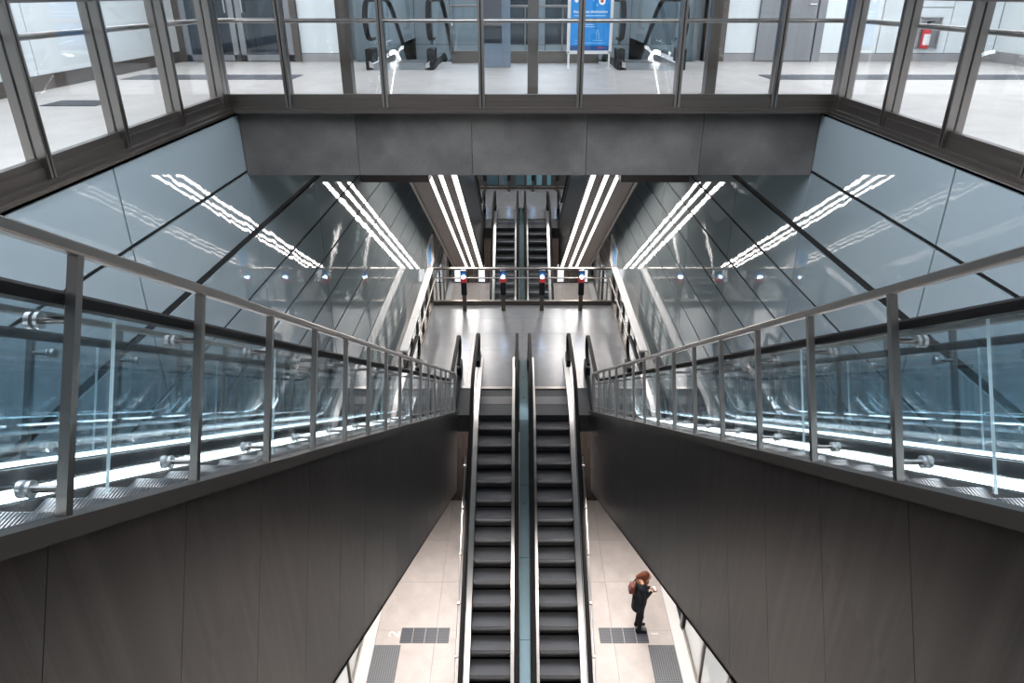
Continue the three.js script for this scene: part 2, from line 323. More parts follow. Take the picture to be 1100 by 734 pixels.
  if (deck) part(t, 'underside', sweep(path, rectProf(-b, b, -0.95, -0.85), 0, true), M.black);
  return t;
}
const cR = LAND - PLAT, oR = -LAND, cP = makePath(cR), oP = makePath(oR), cTop = 16.35, oBot = 15.88;
for (let m = 0; m < 2; m++) for (const s of [-1, 1]) {
  const D = m * MOD, far = m ? 'far ' : '';
  escalator({ x: s * 0.70, w: 0.41, b: 0.53, HR: 0.97, R: cR, f: cTop - cP.U + D, y: PLAT, turn: false, deck: true,
    label: m ? 'distant dark stepped escalator up to the second landing' + side(s) : 'dark stepped escalator from platform to near landing' + side(s), group: m ? 'pair of distant platform escalators' : 'pair of platform escalators' });
  escalator({ x: s * 2.26, w: 0.46, b: 0.55, HR: 1.13, R: oR, f: oBot + D, y: LAND, turn: true,
    label: m ? 'escalator dropping from the bridge to the second landing' + side(s) : 'long escalator with glowing skirt beside the glass wall' + side(s), group: m ? 'pair of escalators beyond the bridge' : 'pair of long escalators beside the void' });
}
// the narrow deck between the two platform escalators
for (let m = 0; m < 2; m++) {
  const path = cP.us.map(u => [u, cP.h(u)]), f = cTop - cP.U + m * MOD;
  const t = thing('deck_cover', m ? 'distant blue grey cover strip between the far pair of escalators' : 'blue grey cover strip between the near pair of platform escalators', 'cover strip', [0, PLAT, -f]);
  for (let k = 0; k < 8; k++) {
    const u0 = -1.5 + (cP.U + 3) * k / 8 + 0.004, u1 = -1.5 + (cP.U + 3) * (k + 1) / 8 - 0.004, us = [u0, ...cP.us.filter(u => u > u0 + 0.01 && u < u1 - 0.01), u1];
    part(t, 'cover_plate', sweep(us.map(u => [u, cP.h(u)]), rectProf(-0.108, 0.108, 0.06, 0.12), 0, true), M.deckTeal);
  }
  if (!m) for (const u of [1.9, 5.4, 8.0, cP.U + 0.4]) part(t, 'bolt', new THREE.CylinderGeometry(0.012, 0.012, 0.02, 8).translate(0, cP.h(u) + 0.125, -u), M.black);
}
// tube rails beside the outer casings, on the platform side
for (const s of [-1, 1]) {
  const t = thing('tube_rail', 'thin steel tube rail along the platform escalator casing' + side(s), 'handrail', [s * 1.385, PLAT, -(cTop - cP.U)], 'tube rails beside the platform escalators');
  const pts = []; for (let u = 0.4; u <= 6.4; u += 0.25) pts.push([u, cP.h(u) + 0.12]);
  part(t, 'rail', sweep(pts, Array.from({ length: 8 }, (_, k) => [0.022 * Math.cos(k * Math.PI / 4), 0.022 * Math.sin(k * Math.PI / 4)])), M.steelLight);
  for (let u = 0.8; u < 6.4; u += 0.9) part(t, 'bracket', merge([bar(V(0, cP.h(u) + 0.12, -u), V(-s * 0.105, cP.h(u) + 0.08, -u), 0.014), rbox(0, cP.h(u) + 0.12, -u, 0.055, 0.055, 0.09)]), M.steel);
}

// ------------------------------------------------------------------ casings of the long escalators, with soffit lights
const topH = f => 0.476 + RUN * f, botH = f => 2.70 + RUN * f;
const CX = 1.62, CO = 2.93;
for (let m = 0; m < 2; m++) for (const s of [-1, 1]) {
  const D = m * MOD, t = thing('escalator_casing', m ? 'brown metal casing under the escalator beyond the bridge' + side(s) : 'tall dark brown metal panelled casing beside the void' + side(s), 'casing', [0, 0, -D], m ? 'casings of the far escalators' : 'casings of the near long escalators');
  const f0 = -0.05, n = 17, step = 0.83, cap = 1.3, K = 0.5 * 0.866 * (2.70 - 0.476);      // panels stand square to the slope
  const tp = f => { const H = topH(f); if (H >= cap) return [f, EYE - H]; const d = (cap - H) / 1.732; return [f - d, EYE - cap]; }, bt = f => [f - K, EYE - botH(f - K)];
  for (let k = -1; k < n; k++) {
    const a = 0.98 + k * step + 0.002, c = 0.98 + (k + 1) * step - 0.002, kink = (cap - 0.476) / RUN;
    const o = k < 0 ? [[-0.08, EYE - botH(-0.08)], tp(c), [-0.08, EYE - cap]] : a < kink && c > kink ? [bt(a), bt(c), tp(c), [kink, EYE - cap], tp(a)] : [bt(a), bt(c), tp(c), tp(a)];
    part(t, 'side_panel', plate(o, s * (CX + 0.01), 0.02), M.clad);
    part(t, 'back_panel', plate(o, s * (CO - 0.01), 0.02), M.soffit);
  }
  const fe = 0.98 + n * step;
  const f1 = fe - K, ln = fn => [[1.5, EYE - fn(1.5)], [fe, EYE - fn(fe)]];
  part(t, 'top_cap', sweep(ln(topH), rectProf(-0.035, 0.05, -0.065, 0.015), s * CX + (s < 0 ? -0.015 : 0), true), M.bronze);
  part(t, 'core', sweep([[f0, EYE - botH(f0) + 0.1], [f1, EYE - botH(f1) + 0.1]], rectProf(-0.6, 0.62, 0, 0.08), s * 2.25, true), M.joint);
  part(t, 'end_plate', sweep([bt(fe), [fe, EYE - topH(fe)]], rectProf(s * CX, s * CO, -0.02, 0)), M.soffit);
  // soffit boards between the three light strips
  const strips = [[1.74, 0.13], [2.08, 0.11], [2.36, 0.095]], edges = [CX, ...strips.flatMap(([c, w]) => [c - w / 2, c + w / 2]), CO];
  for (let q = 0; q < edges.length; q += 2) for (let k = 0; k < 9; k++) {
    const a = f0 + (f1 - f0) * k / 9 + 0.004, c = f0 + (f1 - f0) * (k + 1) / 9 - 0.004;
    part(t, 'soffit_board', sweep([[a, EYE - botH(a)], [c, EYE - botH(c)]], rectProf(edges[q] + (q ? 0.004 : 0), edges[q + 1] - 0.004, 0, 0.04).map(([x, y]) => [s * x, y]), 0, true), M.soffit);
  }
  part(t, 'edge_beam', sweep([[f0, EYE - botH(f0)], [f1, EYE - botH(f1)]], rectProf(-0.008, 0.03, 0.002, 0.06), s * (CX + 0.032), true), M.bronze);
  part(t, 'edge_beam', sweep([[f0, EYE - botH(f0)], [f1, EYE - botH(f1)]], rectProf(-0.04, 0.04, -0.05, 0.06), s * (CO - 0.04), true), M.bronze);
  strips.forEach(([c, w], q) => {
    const a = f0 + 0.1 + (m ? 0.4 : 0.9), b = f1 - 0.1, L = Math.hypot(b - a, RUN * (b - a)), mid = (a + b) / 2;
    const st = thing('strip_light', ['widest light strip in the sloping soffit', 'middle light strip in the sloping soffit', 'narrowest light strip in the sloping soffit'][q] + (m ? ' beyond the bridge' : ' over the platform') + side(s).replace('painted ', '').replace('standing ', ''), 'strip light', [s * c, EYE - botH(mid), -(mid + D)], (m ? 'far' : 'near') + ' soffit light strips ' + q);
    const pth = (d0, d1) => [[a - mid, -(a - mid) * RUN], [b - mid, -(b - mid) * RUN]];
    part(st, 'light_diffuser', sweep(pth(), rectProf(-w / 2, w / 2, 0.012, 0.03), 0, true), M.lightStrip);
    part(st, 'housing', sweep(pth(), rectProf(-w / 2, w / 2, 0.031, 0.05), 0, true), M.steel);
    const along = V(0, -RUN, -1).normalize(), face = V(0, -1, RUN).normalize();
    areaLight(C.warm, LIGHT.strip * (m ? 1 : 1.45), w, L, V(s * c, EYE - botH(mid) - 0.002, -(mid + D)), along, face);
  });
  if (m) part(t, 'head_box', span(s * 2.0, s * 3.42, SLAB - 0.04, EYE - 3.56, 0.6, 0.05), M.soffit, 'brown box end under the bridge');
}
// glowing skirt lines along the wall side of the long escalators
for (let m = 0; m < 2; m++) for (const s of [-1, 1]) for (const [x, dh, L, nm, lb] of [[2.71, 0.155, LIGHT.led, 'skirt_light', 'bright light line along the escalator skirting'], [2.965, 0.30, LIGHT.led2, 'rail_light', 'thin light line under the outer glass guard']]) {
  if (m && nm === 'rail_light') continue;
  const w = nm === 'skirt_light' ? 0.07 : 0.03, u0 = 0.2, u1 = oP.U - 0.2;
  const t = thing(nm, lb + (m ? ' beyond the bridge' : '') + side(s), 'light line', [s * x, LAND, -(oBot + m * MOD)], (m ? 'far ' : 'near ') + nm + ' lines'); t.rotation.y = Math.PI;
  const pth = [u0, ...oP.us.filter(u => u > u0 && u < u1), u1].map(u => [u, oP.h(u) + dh]);
  part(t, 'light_diffuser', sweep(pth, rectProf(-0.004, 0.004, -w / 2, w / 2), 0, true), M.lightLine);
  part(t, 'housing', sweep(pth, rectProf(-0.003, 0.003, -w / 2 - 0.006, w / 2 + 0.006), -s * 0.008, true), M.steel);
  const a = 1.4, b = 14.4, mid = (a + b) / 2, len = Math.hypot(b - a, RUN * (b - a));
  areaLight(C.white, L, w, len, V(s * (x - 0.01), LAND + oP.h(oBot - mid) + dh, -(mid + m * MOD)), V(0, -RUN, -1), V(-s, 0, 0));
}

// ------------------------------------------------------------------ inclined guards of the long escalators
function inclinedGuard(s, X, n, label, group, outer) {
  const t = thing('glass_guard', label, 'guard rail', [s * X, 0, 0], group);
  const base = f => EYE - topH(f), F0 = 1.05, st = 0.83, F1 = F0 + st * (n - 1), inw = outer ? -s : s;   // inw: towards the escalator
  const at = (f, d) => [f + 0.5 * d, base(f) + 0.866 * d];                // d metres square to the slope
  for (let k = 0; k < n; k++) {
    const f = F0 + k * st;
    part(t, 'post', sweep([at(f, -0.03), at(f, 0.89)], rectProf(-0.018, 0.018, -0.018, 0.018)), M.steel);
    for (const d of [0.1, 0.66]) {
      const [z, y] = at(f, d), a = part(t, 'fitting', bar(V(inw * 0.01, y, -z), V(inw * 0.12, y, -z), 0.013, 10), M.steel);
      part(a, 'disc', merge([bar(V(inw * 0.105, y, -z), V(inw * 0.118, y, -z), 0.03, 14), bar(V(inw * 0.132, y, -z), V(inw * 0.15, y, -z), 0.03, 14)]), M.steelLight);
    }
  }
  const end = [at(F0 - 0.8, 0.9), at(F1, 0.9)];
  for (let k = 1; k <= 6; k++) { const a = Math.PI / 2 * k / 6, q = 0.22; end.push(at(F1 + 0.866 * q * Math.sin(a), 0.9 - q * (1 - Math.cos(a)))); }
  end.push(at(F1 + 0.19, 0.0));
  part(t, 'top_rail', sweep(end, [[-0.026, -0.014], [-0.02, -0.02], [0.02, -0.02], [0.026, -0.014], [0.026, 0.016], [0.02, 0.022], [-0.02, 0.022], [-0.026, 0.016]], 0), M.steel);
  for (let k = -0.5; k < n - 1; k += 2) {
    const a = F0 + k * st + 0.006, c = Math.min(F0 + (k + 2) * st, F1 + 0.2) - 0.006;
    const g = part(t, 'glass_pane', plate([at(a, 0.02), at(c, 0.02), at(c, 0.75), at(a, 0.75)], inw * 0.126, 0.012), M.glassTeal);
    part(g, 'pane_edge', plate([at(c - 0.004, 0.02), at(c, 0.02), at(c, 0.75), at(c - 0.004, 0.75)], inw * 0.126, 0.0125), M.glassEdge);
  }
  return t;
}
for (const s of [-1, 1]) {
  inclinedGuard(s, CX + 0.005, 17, 'steel post glass guard on top of brown casing' + side(s), 'guards on the brown casings', false);
  inclinedGuard(s, 3.06, 17, 'steel post glass guard along the tall glass wall' + side(s), 'guards along the glass walls', true);
}

// ------------------------------------------------------------------ landings
function landing(m) {
  const D = m * MOD, f0 = 16.2 + D, f1 = 22.0 + D, tag = m ? 'far' : 'near';
  const fl = struct('floor_landing_' + tag, span(-3.0, 3.0, LAND - 0.5, LAND - 0.02, -(15.1 + D), -f1), M.dark, m ? 'polished grey floor of the distant second landing' : 'polished grey floor of the near landing between the escalators', 'floor');
  for (let i = 0; i < 4; i++) for (let k = 0; k < 5; k++) { const w = 1.5, d = (f1 - 16.4 - D) / 5, x = -3 + i * w, f = 16.4 + D + k * d; part(fl, 'stone_slab', muv(span(x + 0.002, x + w - 0.002, LAND - 0.02, LAND, -f - 0.002, -f - d + 0.002), 1, rnd() * 5, rnd() * 5), M.landing); }
  // end balustrade
  const t = thing('landing_balustrade', m ? 'glass balustrade closing the end of the distant landing' : 'glass balustrade closing the end of the near landing behind the card readers', 'balustrade', [0, LAND, -f1]);
  part(t, 'base_beam', rbox(0, 0.06, 0, 6.0, 0.18, 0.12, 0.01), M.bronze);
  part(t, 'top_rail', rbox(0, 1.26, 0, 6.0, 0.06, 0.12, 0.01), M.steel);
  part(t, 'handrail', bar(V(-2.9, 0.97, 0.09), V(2.9, 0.97, 0.09), 0.022, 10), M.steel);
  for (let k = 0; k < 6; k++) {
    part(t, 'glass_pane', span(-2.97 + k * 0.99 + 0.005, -2.97 + (k + 1) * 0.99 - 0.005, 0.15, 1.23, -0.006, 0.006), M.glass);
    if (k) part(t, 'bracket', bar(V(-2.97 + k * 0.99, 0.97, 0.09), V(-2.97 + k * 0.99, 0.97, 0), 0.012), M.steel);
  }
  for (const s of [-1, 1]) part(t, 'end_post', rbox(s * 2.96, 0.65, 0, 0.08, 1.2, 0.1), M.bronze);
  for (const s of [-1, 1]) {
    const r = thing('landing_side_rail', m ? 'side balustrade with broad cap on the distant landing' + side(s) : 'side balustrade with broad pale cap on the near landing' + side(s), 'balustrade', [s * 2.98, LAND, -f1], m ? 'side rails of the far landing' : 'side rails of the near landing');
    const len = f1 - f0 + 0.2;
    for (let k = 0; k < 3; k++) part(r, 'cap', rbox(0, 1.27, (k + 0.5) * len / 3, 0.2, 0.05, len / 3 - 0.01, 0.01), M.white, 'pale cap plate');
    part(r, 'base_beam', rbox(0, 0.05, len / 2, 0.1, 0.16, len, 0.01), M.bronze);
    part(r, 'handrail', bar(V(-s * 0.16, 0.97, 0.1), V(-s * 0.16, 0.97, len), 0.02, 10), M.steel);
    for (let k = 0; k <= 5; k++) { part(r, 'post', rbox(0, 0.68, 0.12 + k * (len - 0.24) / 5, 0.09, 1.14, 0.06), M.bronze); part(r, 'bracket', bar(V(0, 0.97, 0.12 + k * (len - 0.24) / 5), V(-s * 0.16, 0.97, 0.12 + k * (len - 0.24) / 5), 0.012), M.steel); }
    for (let k = 0; k < 5; k++) part(r, 'glass_pane', span(-0.006, 0.006, 0.14, 1.22, 0.16 + k * (len - 0.24) / 5, 0.08 + (k + 1) * (len - 0.24) / 5), M.glass);
  }
}
landing(0); landing(1);

for (const s of [-1, 1]) struct('wall_under_landing_' + (s < 0 ? 'left' : 'right'), span(s * 1.3, s * 3.0, PLAT, LAND - 0.5, -16.5, -16.7), M.clad, 'brown wall under the near landing' + side(s), 'wall');
// card readers on the near landing
{
  const mk = (i, m) => {
    const t = thing('card_reader', m ? 'distant card reader post on the second landing' : ['outermost card reader post with glowing face' + side(-1), 'card reader post with glowing face next to the centre' + side(-1), 'card reader post with glowing face next to the centre' + side(1), 'outermost card reader post with glowing face' + side(1)][i], 'card reader', [[-1.87, -0.62, 0.62, 1.87][i], LAND, -21.5 - m * MOD], m ? 'card readers on the second landing' : 'card readers in a row on the landing');
    part(t, 'stem', rbox(0, 0.3, 0, 0.13, 0.6, 0.09, 0.01), M.bronze);
    part(t, 'body', rbox(0, 0.78, 0.01, 0.18, 0.44, 0.14, 0.02), M.black);
    part(t, 'red_band', rbox(0, 1.06, 0.015, 0.2, 0.14, 0.16, 0.02), M.red, 'red band');
    const head = part(t, 'head', rbox(0, 1.26, 0.01, 0.2, 0.28, 0.15, 0.03), M.readerBlue, 'dark blue head');
    part(head, 'light_face', new THREE.CylinderGeometry(0.068, 0.068, 0.02, 20).rotateX(Math.PI / 2 - 0.5).translate(0, 1.2, 0.095), M.readerWhite, 'round glowing white reading face');
    part(head, 'light_top', rbox(0, 1.37, 0.03, 0.1, 0.04, 0.1, 0.01), M.readerWhite, 'small glowing display');
    const l = new THREE.PointLight(0x9fd0ff, 0.3, 0, 2); l.position.set([-1.87, -0.62, 0.62, 1.87][i], LAND + 1.22, -21.5 - m * MOD + 0.16); scene.add(l);
  };
  M.readerBlue = std({ color: lin(0.008, 0.03, 0.07), roughness: 0.3 });
  M.readerWhite = std({ color: 0xffffff, emissive: 0xcfe8ff, emissiveIntensity: 3 });
  for (let m = 0; m < 2; m++) for (let i = 0; i < 4; i++) mk(i, m);
}

// ------------------------------------------------------------------ glass screens around the upper void
function post(t, x, z, turn, tall = 1.2) {                    // four steel bars around a dark core
  const g = []; for (const a of [-1, 1]) for (const b of [-1, 1]) g.push(turn ? box(x + b * 0.042, tall / 2 + 0.04, z + a * 0.02, 0.066, tall, 0.026) : box(x + a * 0.02, tall / 2 + 0.04, z + b * 0.042, 0.026, tall, 0.066));
  const p = part(t, 'post', merge(g), M.steel);
  part(p, 'core', turn ? box(x, tall / 2 + 0.04, z, 0.11, tall, 0.04) : box(x, tall / 2 + 0.04, z, 0.04, tall, 0.11), M.black, 'dark core');
}
function screen(label, a, b, posts, turn, dir) {              // a..b along x (turn false) or z; dir: side of the handrail
  const t = thing('glass_screen', label, 'balustrade', [0, 0, 0]);
  const at = turn ? screen.at : screen.at, mk = (p, q, y0, y1, d0, d1) => turn ? span(at + d0, at + d1, y0, y1, p, q) : span(p, q, y0, y1, at + d0, at + d1);
  part(t, 'curb', merge([mk(a, b, 0.001, 0.145, -0.045, 0.045), mk(a, b, 0.001, 0.06, -0.09, 0.09), mk(a, b, 0.002, 0.03, -0.12, 0.12)]), M.bronze, 'bronze curb');
  part(t, 'bottom_rail', mk(a, b, 0.14, 0.2, -0.03, 0.03), M.bronze);
  part(t, 'top_rail', mk(a, b, 1.19, 1.24, -0.05, 0.05), M.steel);
  const h = turn ? [V(at + dir * 0.11, 0.97, a), V(at + dir * 0.11, 0.97, b)] : [V(a, 0.97, at + dir * 0.11), V(b, 0.97, at + dir * 0.11)];
  part(t, 'handrail', bar(h[0], h[1], 0.024, 12), M.steel);
  for (const p of posts) { turn ? post(t, at, p, true) : post(t, p, at, false); part(t, 'rail_bracket', turn ? bar(V(at, 0.97, p), V(at + dir * 0.11, 0.97, p), 0.014) : bar(V(p, 0.97, at), V(p, 0.97, at + dir * 0.11), 0.014), M.steel); }
  const e = [a, ...posts.filter(p => Math.abs(p - a) > 0.1 && Math.abs(p - b) > 0.1), b];
  for (let k = 0; k < e.length - 1; k++) { const s = Math.sign(e[k + 1] - e[k]) * 0.03; part(t, 'glass_pane', mk(e[k] + s, e[k + 1] - s, 0.19, 1.2, -0.006, 0.006), M.glass); }
  return t;
}
screen.at = -8.72; screen('front glass screen standing on the concrete beam of the bridge', -3.51, 3.53, [-3.51, -2.77, -1.66, -0.55, 0.57, 1.69, 2.80, 3.53], false, -1);
const zs = []; for (let k = 0; k < 9; k++) zs.push(-8.5 + k * 1.12);
screen.at = -3.51; screen('steel glass screen along the void edge in front of the dark glass doors', -8.62, 0.4, zs.filter(z => z < 0.4), true, -1);
screen.at = 3.53; screen('steel glass screen along the void edge on the fire extinguisher side', -8.62, 0.4, zs.filter(z => z < 0.4), true, 1);

// ------------------------------------------------------------------ bridge and concourse furniture
for (const x of [-2.40, 0.06, 2.42]) {
  const t = thing('column', 'flat bronze steel column standing behind the glass screen of the bridge', 'column', [x, 0, -10.2], 'columns on the bridge');
  part(t, 'shaft', rbox(0, CEIL / 2, 0, 0.14, CEIL, 0.2, 0.01), M.bronze); part(t, 'base_plate', rbox(0, 0.01, 0, 0.2, 0.02, 0.26), M.steel);
}
{ // guard between the far escalators
  const t = thing('glass_guard', 'low glass guard between the escalators at the bridge edge', 'guard rail', [0, 0, -15.3]);
  part(t, 'base_beam', rbox(0, 0.11, 0, 2.9, 0.22, 0.1), M.bronze); part(t, 'top_rail', rbox(0, 1.02, 0, 2.9, 0.045, 0.06), M.steel);
  for (let k = 0; k < 4; k++) { part(t, 'glass_pane', span(-1.45 + k * 0.725 + 0.01, -1.45 + (k + 1) * 0.725 - 0.01, 0.2, 1.0, -0.005, 0.005), M.glassTeal); }
  for (let k = 0; k <= 4; k++) part(t, 'post', rbox(-1.45 + k * 0.725, 0.6, 0.03, 0.03, 0.85, 0.03), M.steel);
}
{ // cabinet
  const t = thing('ticket_machine', 'tall blue grey machine cabinet with recessed slot and shelf', 'machine', [-0.58, 0, -14.5]);
  part(t, 'body', rbox(0.05, 0.95, -0.03, 0.5, 1.9, 0.4, 0.01), M.cabinet);
  part(t, 'front_door', rbox(-0.02, 0.21, 0.18, 0.33, 0.4, 0.02), M.cabinet);
  part(t, 'recess', box(-0.02, 0.56, 0.175, 0.33, 0.28, 0.02), M.doorGlass, 'dark recess');
  part(t, 'shelf', rbox(-0.02, 0.74, 0.2, 0.34, 0.05, 0.1), M.steel);
  part(t, 'screen', box(-0.02, 1.22, 0.18, 0.33, 0.8, 0.02), M.slate, 'dark front panel');
}
{ // poster stand
  const t = thing('poster_stand', 'white framed stand with a bright blue travel poster', 'poster stand', [1.15, 0, -14.1]);
  const c = document.createElement('canvas'); c.width = 512; c.height = 1000; const x = c.getContext('2d');
  x.fillStyle = '#0d8fe0'; x.fillRect(0, 0, 512, 1000); x.fillStyle = '#0a4f8f'; x.fillRect(0, 940, 512, 60);
  x.fillStyle = '#fff'; x.font = 'bold 43px sans-serif'; x.textAlign = 'center'; x.fillText('Reach your destination', 256, 545, 440);
  x.globalAlpha = 0.75; x.fillRect(45, 572, 410, 10); x.fillRect(200, 680, 110, 8); x.fillRect(190, 705, 130, 8); x.fillRect(60, 905, 390, 5); x.fillRect(60, 872, 130, 5); x.fillRect(300, 872, 130, 5);
  x.lineWidth = 5; x.strokeStyle = '#fff'; x.beginPath(); x.moveTo(345, 860); x.lineTo(345, 790); x.lineTo(360, 745); x.lineTo(375, 790); x.lineTo(375, 860); x.stroke();
  x.globalAlpha = 1; x.beginPath(); x.arc(70, 395, 26, 0, 7); x.fill(); x.beginPath(); x.moveTo(250, 345); x.lineTo(330, 345); x.lineTo(290, 405); x.fill(); x.fillRect(335, 440, 8, 24);
  x.beginPath(); x.arc(400, 405, 44, 0, 7); x.fill(); x.fillStyle = '#c0452d'; x.beginPath(); x.arc(400, 405, 20, 0, 7); x.fill();
  x.fillStyle = '#d04a6a'; x.fillRect(372, 958, 60, 18);
  const tx = new THREE.CanvasTexture(c); tx.colorSpace = THREE.SRGBColorSpace;
  const g = new THREE.PlaneGeometry(0.7, 1.36).translate(0, 0.99, 0.026);
  part(t, 'board', rbox(0, 0.99, 0, 0.74, 1.4, 0.04), M.white);
  part(t, 'poster_sheet', g, std({ map: tx, roughness: 0.5 }), 'blue poster with white headline');
  part(t, 'frame', merge([box(-0.38, 0.99, 0, 0.05, 1.46, 0.06), box(0.38, 0.99, 0, 0.05, 1.46, 0.06), box(0, 0.27, 0, 0.8, 0.04, 0.06), box(0, 1.71, 0, 0.8, 0.04, 0.06)]), M.white);
  for (const s of [-1, 1]) part(t, 'leg', merge([rbox(s * 0.37, 0.14, 0, 0.035, 0.28, 0.05), rbox(s * 0.37, 0.012, 0, 0.05, 0.024, 0.4)]), M.white);
}
{ // glazed double door in the back wall
  const t = thing('glass_door', 'pair of dark glass doors with steel frames in the back wall', 'door', [0, 0, -BACKF + 0.035]);
  const frame = (x0, x1, y0, y1, w) => merge([span(x0, x0 + w, y0, y1, -0.03, 0.04), span(x1 - w, x1, y0, y1, -0.03, 0.04), span(x0, x1, y0, y0 + w, -0.03, 0.04), span(x0, x1, y1 - w, y1, -0.03, 0.04)]);
  part(t, 'jamb', merge([span(-6.9, -6.78, 0, 2.35, -0.03, 0.06), span(-4.62, -4.5, 0, 2.35, -0.03, 0.06), span(-6.9, -4.5, 2.25, 2.35, -0.03, 0.06)]), M.bronze);
  for (const [x0, x1] of [[-6.78, -5.72], [-5.68, -4.62]]) {
    const l = part(t, 'leaf', frame(x0, x1, 0.02, 2.25, 0.11), M.doorGrey);
    part(l, 'pane', span(x0 + 0.1, x1 - 0.1, 0.12, 2.15, -0.01, 0.0), M.doorGlass, 'dark glass pane');
    part(l, 'handle', merge([bar(V((x0 + x1) / 2 + (x0 < -6 ? 0.38 : -0.38), 0.9, 0.09), V((x0 + x1) / 2 + (x0 < -6 ? 0.38 : -0.38), 1.5, 0.09), 0.015), bar(V((x0 + x1) / 2 + (x0 < -6 ? 0.38 : -0.38), 1.2, 0.02), V((x0 + x1) / 2 + (x0 < -6 ? 0.38 : -0.38), 1.2, 0.09), 0.012)]), M.steelLight);
  }
}
{ // service door
  const t = thing('steel_door', 'plain grey steel service door between white wall panels', 'door', [5.25, 0, -BACKF + 0.035]);
  part(t, 'leaf', rbox(-0.06, 1.14, 0, 1.08, 2.25, 0.05), M.doorGrey);
  part(t, 'frame', merge([span(-0.63, -0.6, 0, 2.35, -0.03, 0.03), span(0.5, 0.65, 0, 2.35, -0.03, 0.05), span(-0.63, 0.65, 2.28, 2.35, -0.03, 0.03)]), M.doorGrey);
  part(t, 'handle', merge([bar(V(0.3, 1.05, 0.03), V(0.3, 1.05, 0.07), 0.012), bar(V(0.3, 1.05, 0.07), V(0.43, 1.05, 0.07), 0.012)]), M.steelLight);
}
{ // extinguisher cabinet
  const t = thing('extinguisher_cabinet', 'grey wall niche for the fire extinguisher', 'cabinet', [8.02, 0.24, -BACKF]);
  part(t, 'back', box(0, 0.29, 0.005, 0.42, 0.58, 0.01), M.doorGrey);
  part(t, 'frame', merge([box(-0.2, 0.29, 0.03, 0.02, 0.58, 0.06), box(0.2, 0.29, 0.03, 0.02, 0.58, 0.06), box(0, 0.01, 0.03, 0.42, 0.02, 0.06), box(0, 0.57, 0.03, 0.42, 0.02, 0.06)]), M.skirting);
  const e = thing('fire_extinguisher', 'red fire extinguisher with white label in its wall niche', 'extinguisher', [7.94, 0.25, -BACKF + 0.1]);
  part(e, 'cylinder', new THREE.LatheGeometry([[0, 0], [0.075, 0], [0.085, 0.02], [0.085, 0.36], [0.06, 0.42], [0.025, 0.44], [0, 0.44]].map(p => new THREE.Vector2(...p)), 20), M.red);
  part(e, 'label_sheet', new THREE.CylinderGeometry(0.087, 0.087, 0.2, 14, 1, true, -0.9, 1.8).translate(0, 0.17, 0), M.white, 'white label');
  part(e, 'valve', merge([rbox(0, 0.46, 0, 0.05, 0.05, 0.05), rbox(0.04, 0.49, 0, 0.14, 0.02, 0.03)]), M.black);
}
// guiding strips in the upper floor
function tactile(name, label, x0, x1, f0, f1, y, n, along, group) {
  const t = thing(name, label, 'guide strip', [(x0 + x1) / 2, y, -(f0 + f1) / 2], group), w = (x1 - x0) / n, d = f1 - f0;
  const ridge = []; const cnt = along ? Math.max(3, Math.round(d / 0.065)) : 6;
  for (let k = 0; k < cnt; k++) ridge.push(rbox(0, 0.009, -d / 2 + (k + 0.5) * d / cnt, w - 0.03, 0.006, d / cnt * 0.45, 0.003));
  const rg = merge(ridge), tg = box(0, 0.003, 0, w - 0.012, 0.006, d);
  for (let k = 0; k < n; k++) { const p = part(t, 'tile', tg, M.slate); p.position.x = -(x1 - x0) / 2 + (k + 0.5) * w; part(p, 'ridges', rg, M.ridge); }
}
tactile('guide_strip', 'dark ribbed guide strip in the concourse floor leading to the glass doors', -6.5, -3.75, 12.2, 12.9, 0, 9, true);
tactile('guide_strip', 'dark ribbed guide strip in the concourse floor before the extinguisher wall', 3.9, 9.0, 12.2, 12.9, 0, 15, true);
tactile('guide_strip', 'short ribbed guide patch in the concourse floor by the white wall', -6.0, -5.3, 9.2, 9.7, 0, 3, true);

// ------------------------------------------------------------------ platform: guide strips, markings, doors
for (const s of [-1, 1]) {
  tactile('guide_strip', s < 0 ? 'four dark ribbed guide tiles beside the painted figure 2' : 'four dark ribbed guide tiles at the feet of the standing person', Math.min(s * 1.68, s * 2.78), Math.max(s * 1.68, s * 2.78), 11.5, 11.93, PLAT, 4, true, 'platform guide tiles');
  const t = thing('stud_strip', 'grey strip of warning studs along the platform edge' + side(s), 'stud strip', [s * 3.02, PLAT, -9.9], 'platform stud strips');
  part(t, 'base_sheet', box(0, 0.002, 0, 0.58, 0.004, 3.1), M.doorGrey);
  const geo = new THREE.CylinderGeometry(0.011, 0.015, 0.008, 6); const im = new THREE.InstancedMesh(geo, M.slate, 12 * 64); const mt = new THREE.Matrix4(); let q = 0;
  for (let i = 0; i < 12; i++) for (let k = 0; k < 64; k++) im.setMatrixAt(q++, mt.makeTranslation(-0.264 + i * 0.048, 0.008, -1.52 + k * 0.048));
  im.name = 'studs'; im.userData.kind = 'stuff'; t.add(shadow(im));
}
